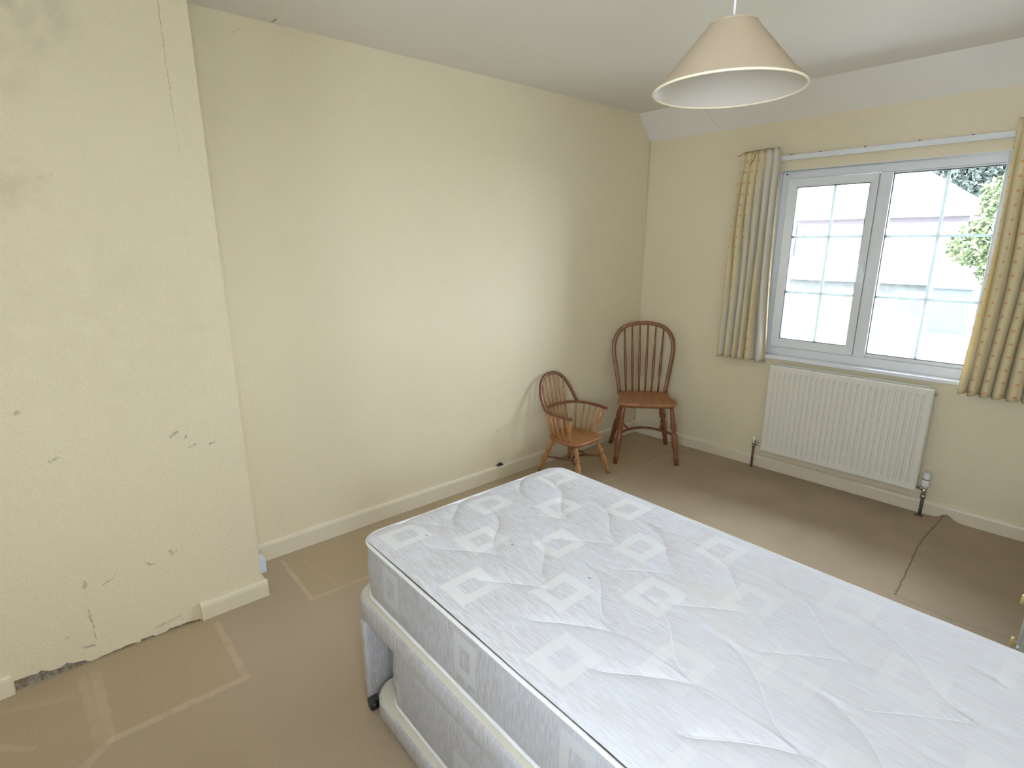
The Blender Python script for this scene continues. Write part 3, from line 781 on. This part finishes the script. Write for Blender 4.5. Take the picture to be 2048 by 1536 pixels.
BX, BY = 1.06, -2.955
bed = empty('divan_bed', (2.04, -2.48, 0))
def rel(o, par):
    o.location = -par.location
    return o
fr = MB(); ol = rr_outline(1.060, 3.03, -2.953, -2.0, .085)
prism(fr, ol, .325, .400, .007, 0, 1, 0, cxy=(2.045, -2.4765))
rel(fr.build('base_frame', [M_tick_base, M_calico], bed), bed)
for xa, xb, outer in ((1.120, 1.156, -1), (2.93, 3.000, 1)):
    mb = MB(); o_ = rr_outline(xa, xb, -2.959, -2.002, .013)
    prism(mb, o_, .026, .3255, .004, 0, cxy=((xa+xb)/2, -2.477))
    rel(mb.build('leg_panel', M_tick_base, bed), bed)
gr = MB(); gr.box(1.158, 2.93, -2.035, -2.008, .10, .326); rel(gr.build('rear_panel', M_tick_base, bed), bed)
for x, y in ((1.170, -2.953), (1.138, -2.03), (2.965, -2.953), (2.965, -2.03)):
    c = caster(bed, x, y); rel(c, bed)
tag(bed, 'fabric covered single divan base on end panels holding the upper mattress', 'bed')

def mattress(name, x0, x1, y0, y1, z0, z1, r, label, top=True, skew=0):
    t = empty(name, ((x0+x1)/2, (y0+y1)/2, z0))
    def sk(p): return (p[0], p[1]+skew*(p[1]-y0)/(y1-y0)*(p[0]-x0)/1.4, p[2])
    mb = MB(); ol = rr_outline(x0, x1, y0, y1, r)
    prism(mb, ol, z0+.003, z1-.006, .008, 0, bulge=.004, cxy=((x0+x1)/2, (y0+y1)/2), rings=5)
    mb.v = [sk(p) for p in mb.v]
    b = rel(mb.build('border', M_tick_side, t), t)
    # top panel with stitched quilting
    mb = MB(); NY = 250; NX = 520 if top else 40
    if not top: NY = 30
    rows = []
    ins = .004
    A = [(0, 0), (.05, .045), (.13, .088), (.22, .117), (.34, .148), (.456, .183), (.51, .213), (.545, .243), (.62, .200), (.745, .150), (.87, .106), (1., .065)]
    def g(f):
        for i in range(len(A)-1):
            if f <= A[i+1][0]:
                k = (f-A[i][0])/(A[i+1][0]-A[i][0]); return A[i][1]+(A[i+1][1]-A[i][1])*k
        return A[-1][1]
    gt = [g(i/400) for i in range(401)]
    gs = [sum(gt[max(0, min(400, i+d))] for d in range(-8, 9))/17 if abs(i-218) > 9 else gt[i] for i in range(401)]
    gc = [1/math.sqrt(1+((gs[min(400, i+4)]-gs[max(0, i-4)])/((min(400, i+4)-max(0, i-4))/400*.318))**2) for i in range(401)]
    def inset_at(e): return r-math.sqrt(max(0, r*r-(r-min(e, r))**2))
    QB = 1.216-.218*3
    def ztop(x, y, e, inset, quilt=True):
        d = max(0, min(x-x0-inset*.8, x1-x-inset*.8, e))
        z = z1-.004 + .011*(1-math.exp(-d/.028))
        if not top: return z
        hgt = 0
        if quilt:
            q = (-2.175-y)/.318; row_i = math.floor(q); f = q-row_i
            k = (x-(QB+row_i*.018)-gs[int(f*400)])/.218; fk = k-math.floor(k)
            dist = min(fk, 1-fk)*.218*gc[int(f*400)]
            fade = min(1, max(0, (1.0-f)/.10)) if f > .6 else min(1, f/.05+.3)
            if row_i < 0: fade = 0
            if row_i > 1: fade = 0
            hgt = .0085*(1-fade*math.exp(-(dist/.017)))
        em = min(1, max(0, (e-.045)/.05)); em = em*em*(3-2*em)
        z += .006*(1-em) + (hgt-.003)*em
        return z+.003*noise.noise(Vector((x*5, y*5, 1.3)))+.0010*noise.noise(Vector((x*17, y*17, 2)))
    for j in range(NY+1):
        y = y0+ins+(y1-y0-2*ins)*j/NY
        e = min(y-y0, y1-y); inset = inset_at(e)
        rows.append([sk((x, y, ztop(x, y, e, inset))) for x in [x0+ins+inset+(x1-x0-2*ins-2*inset)*i/NX for i in range(NX+1)]])
    if top:
        st = MB()
        for row_i in (0, 1):
            for k in range(1, 13):
                pts = []
                for m in range(0, 61):
                    f = .02+.92*m/60; y = -2.175-(row_i+f)*.318; x = QB+row_i*.018+.218*k+gs[int(f*400)]
                    e = min(y-y0, y1-y)
                    if e < .055 or not (x0+.04 < x < x1-.04): continue
                    pts.append(sk((x, y, ztop(x, y, e, 0)+.0004)))
                if len(pts) > 6: st.tube(pts, .0011, 5)
        rel(st.build('stitching', M_lit_thread, t), t)
    mb.grid(rows, 0, True)
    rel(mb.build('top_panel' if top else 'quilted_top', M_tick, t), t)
    for z, rad_, dn in ((z1-.003, .0058, 0), (z0+.006, .0055, 0)):
        o2 = rr_outline(x0-.001, x1+.001, y0-.001, y1+.001, r)
        pp = [sk((p[0], p[1], z+.0015*noise.noise(Vector((p[0]*6, p[1]*6, z))))) for p in o2]
        pb = MB(); pb.tube(pp, rad_, 8, closed=True); rel(pb.build('piping', M_piping, t), t)
    tag(t, label, 'mattress'); return t
mattress('mattress', 1.103, 3.00, -2.925, -2.035, .4005, .598, .065, 'white quilted single mattress with square ring pattern lying on the divan base', True, .022)

tr = empty('trundle_bed', (2.05, -2.5, 0))
mb = MB(); ol = rr_outline(1.180, 2.900, -2.968, -2.06, .085)
prism(mb, ol, .034, .096, .006, 0, 1, 0, cxy=(2.0475, -2.513))
rel(mb.build('platform', [M_tick_base, M_calico], tr), tr)
for x, y in ((1.30, -2.90), (1.30, -2.12), (2.80, -2.90), (2.80, -2.12)):
    rel(caster(tr, x, y, .014), tr)
tag(tr, 'low pull-out guest bed platform on the carpet beneath the divan', 'bed')
mattress('trundle_mattress', 1.252, 2.87, -2.937, -2.085, .0965, .317, .07, 'second mattress on the low pull-out platform under the divan', False)

# ------------------------------------------------------------------ Windsor chairs
def seat_mesh(outline, z0, z1, mat, parent, dish=.008, cx=0.0):
    n = len(outline); ol = outline
    def ring(k, z, f=None): return [(cx+(p[0]-cx)*k, p[1]*k, z if f is None else f(p, k)) for p in ol]
    def top(p, k):
        return z1 - dish*(1-k**2.5) + 0.0
    rows = [ring(.02, z0), ring(.86, z0), ring(.95, z0+(z1-z0)*.28), ring(.995, z0+(z1-z0)*.62), ring(1.0, z0+(z1-z0)*.78), ring(.985, z1-.002), ring(.955, z1)]
    rows += [ring(k, 0, top) for k in (.9, .8, .65, .5, .3, .1, .02)]
    mb = MB(); mb.grid(rows, 0, True, True); mb.add(rows[0], [tuple(range(n))]); mb.add(rows[-1], [tuple(range(n))])
    return mb.build('seat', mat, parent)
LEG = [(0, .75), (.06, .80), (.16, .95), (.25, 1.0), (.28, .70), (.290, 1.24), (.318, 1.24), (.330, .68), (.342, 1.26), (.368, 1.26), (.380, .68), (.392, 1.22), (.418, 1.18), (.44, .60),
       (.47, 1.02), (.53, 1.28), (.60, 1.30), (.70, 1.12), (.80, .92), (.865, .84), (.875, 1.02), (.89, 1.06), (.905, .98), (1.0, .80)]
def leg(parent, top, foot, r, mat):
    mb = MB(); mb.lathe(top, foot, [(t, r*k) for t, k in LEG], 16); return mb.build('leg', mat, parent)
def on(a, b, t): return tuple(Vector(a)+(Vector(b)-Vector(a))*t)
def crinoline(parent, fl, fr_, rl, rr_, depth, r, mat, xk):
    """curved stretcher between the front legs with two spurs to the rear legs"""
    a = Vector(fl); b = Vector(fr_); pts = []
    for k in range(25):
        t = k/24; y = a.y+(b.y-a.y)*t; e = math.sin(PI*t)**.72
        pts.append((a.x - depth*e, y, a.z+(b.z-a.z)*t+.0*e))
    mb = MB(); mb.tube(pts, r, 10); o = mb.build('curved_stretcher', mat, parent)
    for q, sgn in ((rl, 1), (rr_, -1)):
        idx = min(range(25), key=lambda i: abs(pts[i][1]-q[1]*xk))
        MB().lathe(q, pts[idx], [(0, r*.6), (.5, r*.95), (1, r*.6)], 10).build('stretcher_spur', mat, parent)
def bow(parent, pts, w, h, mat, name='back_bow'):
    P = [Vector(p) for p in pts]; cen = sum(P, Vector())/len(P)
    nrm = (P[len(P)//2]-P[0]).cross(P[-1]-P[0]).normalized()
    def frame(i):
        t = (P[min(i+1, len(P)-1)]-P[max(i-1, 0)]).normalized(); return (t.cross(nrm).normalized(), nrm)
    mb = MB(); mb.sweep(P, frame, w, h); return mb.build(name, mat, parent)

# --- tall side chair (facing local +x)
ch = empty('windsor_chair', (.356, -.376, 0), math.atan2(-.714, .70))
SZ = .435
oc = [(.195, 0), (.193, .10), (.183, .165), (.150, .200), (.09, .207), (.02, .190), (-.06, .178), (-.12, .186), (-.160, .178), (-.178, .10), (-.182, 0)]
half = oc; full = half + [(p[0], -p[1]) for p in reversed(half[1:-1])]
outl = [tuple(p)[:2] for p in smooth_path([(x, y, 0) for x, y in full], 5, True)]
st = seat_mesh(outl, SZ-.036, SZ, M_w_seat, ch, .010, .01)
ft = dict(fl=(.205, .214, 0), fr=(.205, -.214, 0), rl=(-.208, .212, 0), rr=(-.208, -.212, 0))
tp_ = dict(fl=(.125, .165, SZ-.028), fr=(.125, -.165, SZ-.028), rl=(-.115, .130, SZ-.028), rr=(-.115, -.130, SZ-.028))
for k in ('fl', 'fr', 'rl', 'rr'): leg(ch, tp_[k], ft[k], .0178, M_w_side)
crinoline(ch, on(tp_['fl'], ft['fl'], .50), on(tp_['fr'], ft['fr'], .50), on(tp_['rl'], ft['rl'], .48), on(tp_['rr'], ft['rr'], .48), .16, .0095, M_w_bow, .62)
# bow back, leaning back
BX0_, BXT, ZT = -.150, -.238, .936
half_b = [(.168, SZ-.004), (.182, .52), (.199, .62), (.213, .71), (.216, .775), (.203, .835), (.170, .888), (.115, .921), (.055, .935), (0, .938)]
bp_ = half_b + [(-a, b) for a, b in reversed(half_b[:-1])]
lean = lambda z: BX0_+(BXT-BX0_)*(z-SZ)/(ZT-SZ)
bpts = smooth_path([(lean(z), y, z) for y, z in bp_], 5)
bow(ch, bpts, .029, .021, M_w_side)
def bow_z(y, ps):
    best = None
    for p in ps:
        if best is None or abs(abs(p.y)-abs(y)) < abs(abs(best.y)-abs(y)) or (abs(abs(p.y)-abs(y)) < .004 and p.z > best.z): best = p
    return best.z
SPN = [(0, .0068), (.15, .0080), (.38, .0108), (.55, .0098), (.8, .0070), (1, .0058)]
for yb, yt in ((-.118, -.143), (-.070, -.087), (-.023, -.029), (.023, .029), (.070, .087), (.118, .143)):
    top = [p for p in bpts if p.z > .8]; zz = min(top, key=lambda p: abs(p.y-yt)).z-.008
    MB().lathe((lean(SZ)-.012, yb, SZ-.006), (lean(zz), yt, zz), SPN, 10).build('spindle', M_w_side, ch)
tag(ch, 'tall armless brown spindle-back wooden chair standing in the corner', 'chair')

# --- small child's armchair
AR = math.radians(3.0)
ca = empty('windsor_armchair', (.256, -1.003, 0), AR)
SZ2 = .262
oc = [(.148, 0), (.146, .06), (.136, .115), (.105, .148), (.05, .155), (-.02, .152), (-.09, .142), (-.135, .108), (-.155, .05), (-.158, 0)]
full = oc + [(p[0], -p[1]) for p in reversed(oc[1:-1])]
outl = [tuple(p)[:2] for p in smooth_path([(x, y, 0) for x, y in full], 5, True)]
seat_mesh(outl, SZ2-.030, SZ2, M_w_seat2, ca, .008)
ft = dict(fl=(.180, .156, 0), fr=(.180, -.156, 0), rl=(-.180, .158, 0), rr=(-.180, -.158, 0))
tp_ = dict(fl=(.100, .105, SZ2-.022), fr=(.100, -.105, SZ2-.022), rl=(-.100, .100, SZ2-.022), rr=(-.100, -.100, SZ2-.022))
for k in ('fl', 'fr', 'rl', 'rr'): leg(ca, tp_[k], ft[k], .0142, M_w_oak)
crinoline(ca, on(tp_['fl'], ft['fl'], .52), on(tp_['fr'], ft['fr'], .52), on(tp_['rl'], ft['rl'], .55), on(tp_['rr'], ft['rr'], .55), .13, .0078, M_w_bow, .55)
# arm bow
AZ = .442
arm = [(.118, .182), (.06, .188), (.0, .190), (-.06, .184), (-.115, .160), (-.155, .112), (-.172, .05), (-.175, 0)]
arm = arm + [(x, -y) for x, y in reversed(arm[:-1])]
apts = smooth_path([(x, y, AZ+.0) for x, y in arm], 6)
def aframe(i):
    t = (apts[min(i+1, len(apts)-1)]-apts[max(i-1, 0)]).normalized(); return (t.cross(Vector((0, 0, 1))).normalized(), Vector((0, 0, 1)))
ab = MB(); ab.sweep(apts, aframe, .025, .017)
for q in (apts[0], apts[-1]):
    ab.lathe((q.x-.004, q.y, q.z-.0085), (q.x-.004, q.y, q.z+.0085), [(0, .011), (.2, .0135), (.8, .0135), (1, .011)], 14)
ab.build('arm_bow', M_w_bow, ca)
# hoop
ZT2 = .652
lean2 = lambda z: -.172-.056*(z-AZ)/(ZT2-AZ)
hb_ = [(.160, AZ+.003), (.158, .485), (.148, .535), (.124, .590), (.084, .631), (.038, .650), (0, .653)]
hb_ = hb_ + [(-a, b) for a, b in reversed(hb_[:-1])]
hp = smooth_path([(-.116-.112*((z-AZ)/(ZT2-AZ))**.8, y, z) for y, z in hb_], 6)
bow(ca, hp, .022, .018, M_w_bow)
POST = [(0, .7), (.06, 1.0), (.10, .6), (.16, .9), (.22, 1.15), (.32, 1.3), (.45, 1.15), (.55, .8), (.60, .95), (.64, .65), (.70, 1.0), (.78, .95), (.84, .6), (.90, .85), (1, .7)]
for s in (1, -1):
    MB().lathe((.092, s*.172, AZ-.006), (.062, s*.128, SZ2-.004), [(t, .0122*k) for t, k in POST], 12).build('arm_post', M_w_oak, ca)
for yb, yt in ((-.088, -.105), (-.053, -.064), (-.018, -.022), (.018, .022), (.053, .064), (.088, .105)):
    zz = min([p for p in hp if p.z > .55], key=lambda p: abs(p.y-yt)).z-.006
    xb = -.128
    am_ = (lean2(AZ)-.002, (yb+(yt-yb)*.45), AZ)
    MB().lathe((xb, yb, SZ2-.004), am_, [(0, .0056), (.5, .0076), (1, .0060)], 10).lathe(am_, (-.116-.112*((zz-AZ)/(ZT2-AZ))**.8, yt, zz), [(0, .0060), (.3, .0066), (1, .0048)], 10).build('spindle', M_w_oak, ca)
for s in (1, -1):
    for xb, yb, xt, yt in ((-.098, .118, -.122, .152), (-.058, .128, -.070, .178), (-.018, .132, -.022, .187), (.022, .132, .030, .188)):
        MB().lathe((xb, s*yb, SZ2-.004), (xt, s*yt, AZ-.004), [(0, .0056), (.4, .0080), (1, .0056)], 10).build('arm_spindle', M_w_oak, ca)
tag(ca, "small child-size wooden spindle armchair with curved arm rail beside the taller chair", 'chair')

# ------------------------------------------------------------------ small things
clip = empty('cable_clip', (.012, -1.455, .094))
MB().box(-.010, .012, -.022, .022, -.001, .007).build('base', M_black, clip, bevel=.002)
MB().tube([(-.002, -.012, .008), (.002, 0, .016), (.006, .014, .008)], .0045, 8).build('hook', M_darkgrey, clip)
tag(clip, 'small black plastic clip lying on the skirting ledge of the long wall', 'clip')

sb = empty('socket_box', (.275, CY, .14))
MB().box(-.030, .014, -.001, .024, -.034, .034).build('box', M_bluewhite, sb, bevel=.002)
MB().box(-.020, .000, .024, .026, -.015, .015).build('cover', M_bluewhite, sb)
tag(sb, 'small white box mounted low at the chimney corner above the skirting', 'socket')

cd_ = empty('chest_of_drawers', (2.82, -1.12, 0))
MB().box(-.278, .27, -.18, .18, .02, .72).build('carcass', M_chest, cd_, bevel=.002)
MB().box(-.284, .275, -.19, .19, .72, .74).build('top', M_chest, cd_, bevel=.003)
MB().box(-.265, .26, -.17, .17, 0, .02).build('plinth', M_chest, cd_)
for z in (.115, .29, .465, .635):
    dr = MB().box(-.287, -.278, -.172, .172, z-.083, z+.083).build('drawer', M_chest, cd_, bevel=.002)
    MB().lathe((-.286, 0, z), (-.312, 0, z), [(0, .010), (.35, .007), (.55, .009), (.60, .0185), (.85, .0195), (1, .015)], 16).build('knob', M_brass, dr)
tag(cd_, 'pale grey chest of drawers with cream knobs at the right edge beyond the bed', 'chest of drawers')

# ------------------------------------------------------------------ outside
GZ = -2.6
def plain(name, c, rough=.9, var=.12, scale=4): return simple(name, c, rough, 0, var, scale)
M_pave = plain('pale_paving', (.20, .196, .185)); M_rend = plain('pale_render', (.72, .70, .66)); M_roof = plain('pale_roof_tile', (.50, .47, .44))
M_brick = plain('brick', (.115, .100, .104)); M_dash = plain('pebbledash', (.066, .068, .060), var=.5, scale=14); M_wdark = plain('dark_pane', (.058, .063, .062))
M_leaf = plain('leaf', (.085, .108, .045), var=.7, scale=3); M_leaf2 = plain('dark_leaf', (.066, .084, .068), var=.7, scale=3)
M_shed = plain('pale_blue_board', (.047, .056, .058)); M_grass = plain('lawn', (.085, .092, .06), var=.4, scale=2); M_sky_tone = plain('lavender_sky_tone', (.026, .026, .037)); M_bark = plain('bark', (.10, .07, .05))
gnd = MB().box(-40, 30, .6, 60, GZ-.2, GZ).build('ground', M_pave); struct(gnd, 'pale yard outside')
lm = MB(); lm.add([(-.75, 5.5, GZ), (9, 5.5, GZ), (9, 10.1, -.28), (-.5, 10.1, -.28), (9, 11.6, -.28), (-.5, 11.6, -.28), (-.75, 11.6, GZ), (9, 11.6, GZ)],
       [(0, 1, 2, 3), (3, 2, 4, 5), (6, 5, 4, 7), (0, 3, 5, 6), (1, 7, 4, 2), (0, 6, 7, 1)])
lawn = lm.build('lawn', M_grass); lawn['kind'] = 'stuff'; lawn['label'] = 'pale green grass bank outside, below the shed'; lawn['category'] = 'grass'

hs = empty('house', (-5, 22, GZ))
MB().box(-2.2, 3.2, -2, 5, 0, 5.0).build('wall', M_rend, hs)
MB().box(-2.22, 3.22, -2.05, -1.99, 4.80, 5.0).build('brick_band', M_brick, hs)
rf = MB(); rf.add([(-2.4, -2.4, 5.05), (3.4, -2.4, 5.05), (3.4, 5.4, 5.05), (-2.4, 5.4, 5.05), (-1.9, 1.5, 8.6), (-1.6, 1.5, 8.6)], [(0, 1, 5, 4), (1, 2, 5), (2, 3, 4, 5), (3, 0, 4), (0, 3, 2, 1)]); rf.build('roof', M_roof, hs)
MB().box(-2.4, 3.4, -2.48, -2.40, 4.98, 5.07).build('gutter', M_brick, hs)
tag(hs, 'pale neighbouring house with broad sunlit roof seen through the window', 'building')
h2 = empty('house', (-12, 30, GZ))  # added block, coloured to stand in for blue sky beside the roof
MB().box(-3, 4.2, -2, 5, 0, 6.0).build('wall', M_sky_tone, h2)
rf = MB(); rf.add([(-3.4, -2.4, 6), (4.6, -2.4, 6), (4.6, 5.4, 6), (-3.4, 5.4, 6), (-1.6, 1.5, 9.5), (2.8, 1.5, 9.5)], [(0, 1, 5, 4), (1, 2, 5), (2, 3, 4, 5), (3, 0, 4), (0, 3, 2, 1)]); rf.build('roof', M_sky_tone, h2)
tag(h2, 'lavender grey block standing in for blue sky in the upper left pane', 'building')

ob = empty('outbuilding', (-3, 12.0, GZ))
MB().box(-3.5, 2.2, 0, 2, 0, 3.15).build('wall', M_rend, ob)
MB().box(-3.52, 2.22, -.03, 0, 2.85, 3.19).build('fascia', M_dash, ob)
rf = MB(); rf.add([(-3.7, -.2, 3.19), (2.25, -.2, 3.19), (2.25, 2.2, 3.19), (-3.7, 2.2, 3.19), (-3.7, 1.0, 3.8), (2.25, 1.0, 3.7)], [(0, 1, 5, 4), (2, 3, 4, 5), (0, 4, 3), (1, 2, 5), (0, 3, 2, 1)]); rf.build('roof', M_roof, ob)
for x in (-.80, .38, 1.88):
    f_ = MB().box(x-.30, x+.30, -.05, 0, 2.35, 3.02).build('window', M_upvc, ob)
    for dx in (-.135, .135): MB().box(x+dx-.10, x+dx+.10, -.055, -.05, 2.48, 2.92).build('pane', M_wdark, f_)
tag(ob, 'low pale outbuilding with a dark band above its small windows', 'building')
sh_ = empty('shed', (-.045, 10.4, -.28))
MB().box(-.32, .32, 0, .9, 0, .90).build('wall', M_shed, sh_)
rf = MB(); rf.add([(-.34, -.04, .90), (.34, -.04, .90), (.34, .94, .90), (-.34, .94, .90), (0, -.04, .98), (0, .94, .98)], [(0, 1, 4), (2, 3, 5), (1, 2, 5, 4), (3, 0, 4, 5), (0, 3, 2, 1)]); rf.build('roof', M_shed, sh_)
tag(sh_, 'tall pale blue-grey shed between the outbuilding and the tree', 'shed')

def tree(loc, h, blobs, mat, label, seed, n=5200, leaf=1.0):
    rnd = random.Random(seed); t = empty('tree', loc)
    tb = MB(); tb.tube([(0, 0, 0), (.05, 0, h*.5), (0, .05, h*.8)], [.14, .10, .04], 8)
    tb.build('trunk', M_bark, t)
    vs = []; fs = []
    for _ in range(n):
        c, r = rnd.choice(blobs); c = Vector(c)
        d = Vector((rnd.gauss(0, 1), rnd.gauss(0, 1), rnd.gauss(0, 1))).normalized()*(r*rnd.uniform(.45, 1.05)**.6)
        p = c+d; s_ = rnd.uniform(.05, .10)*leaf
        a = Vector((rnd.gauss(0, 1), rnd.gauss(0, 1), rnd.gauss(0, 1))).normalized(); b = a.cross(Vector((rnd.gauss(0, 1), rnd.gauss(0, 1), rnd.gauss(0, 1)))).normalized()
        o = len(vs); vs += [p-a*s_, p+b*s_*.55, p+a*s_, p-b*s_*.55]; fs.append((o, o+1, o+2, o+3))
    me = bpy.data.meshes.new('crown'); me.from_pydata([tuple(v) for v in vs], [], fs); me.materials.append(mat)
    o = bpy.data.objects.new('crown', me); COL.objects.link(o); o.parent = t
    tag(t, label, 'tree')
tree((-.30, 16.4, GZ), 3.6, [((0, 0, 4.6), .8), ((.5, .2, 3.9), .9), ((.9, 0, 5.2), .9), ((-.6, 0, 4.1), .62), ((1.0, 0, 3.2), .8), ((.1, 0, 3.5), .6), ((-.1, 0, 5.3), .6), ((1.2, 0, 4.4), .9)], M_leaf, 'yellow-green leafy tree beside the shed in the right window pane', 3, 8000)
tree((-4.1, 33.0, GZ), 5.6, [((0, 0, 7.6), 1.4), ((1.4, 0, 7.0), 1.5), ((-1.2, 0, 8.6), 1.2), ((.6, 0, 9.3), 1.6), ((2.4, 0, 8.4), 1.6), ((1.4, 0, 5.4), 1.4)], M_leaf2, 'darker green tree behind, filling the top right corner of the window', 11, 9000, 2.0)
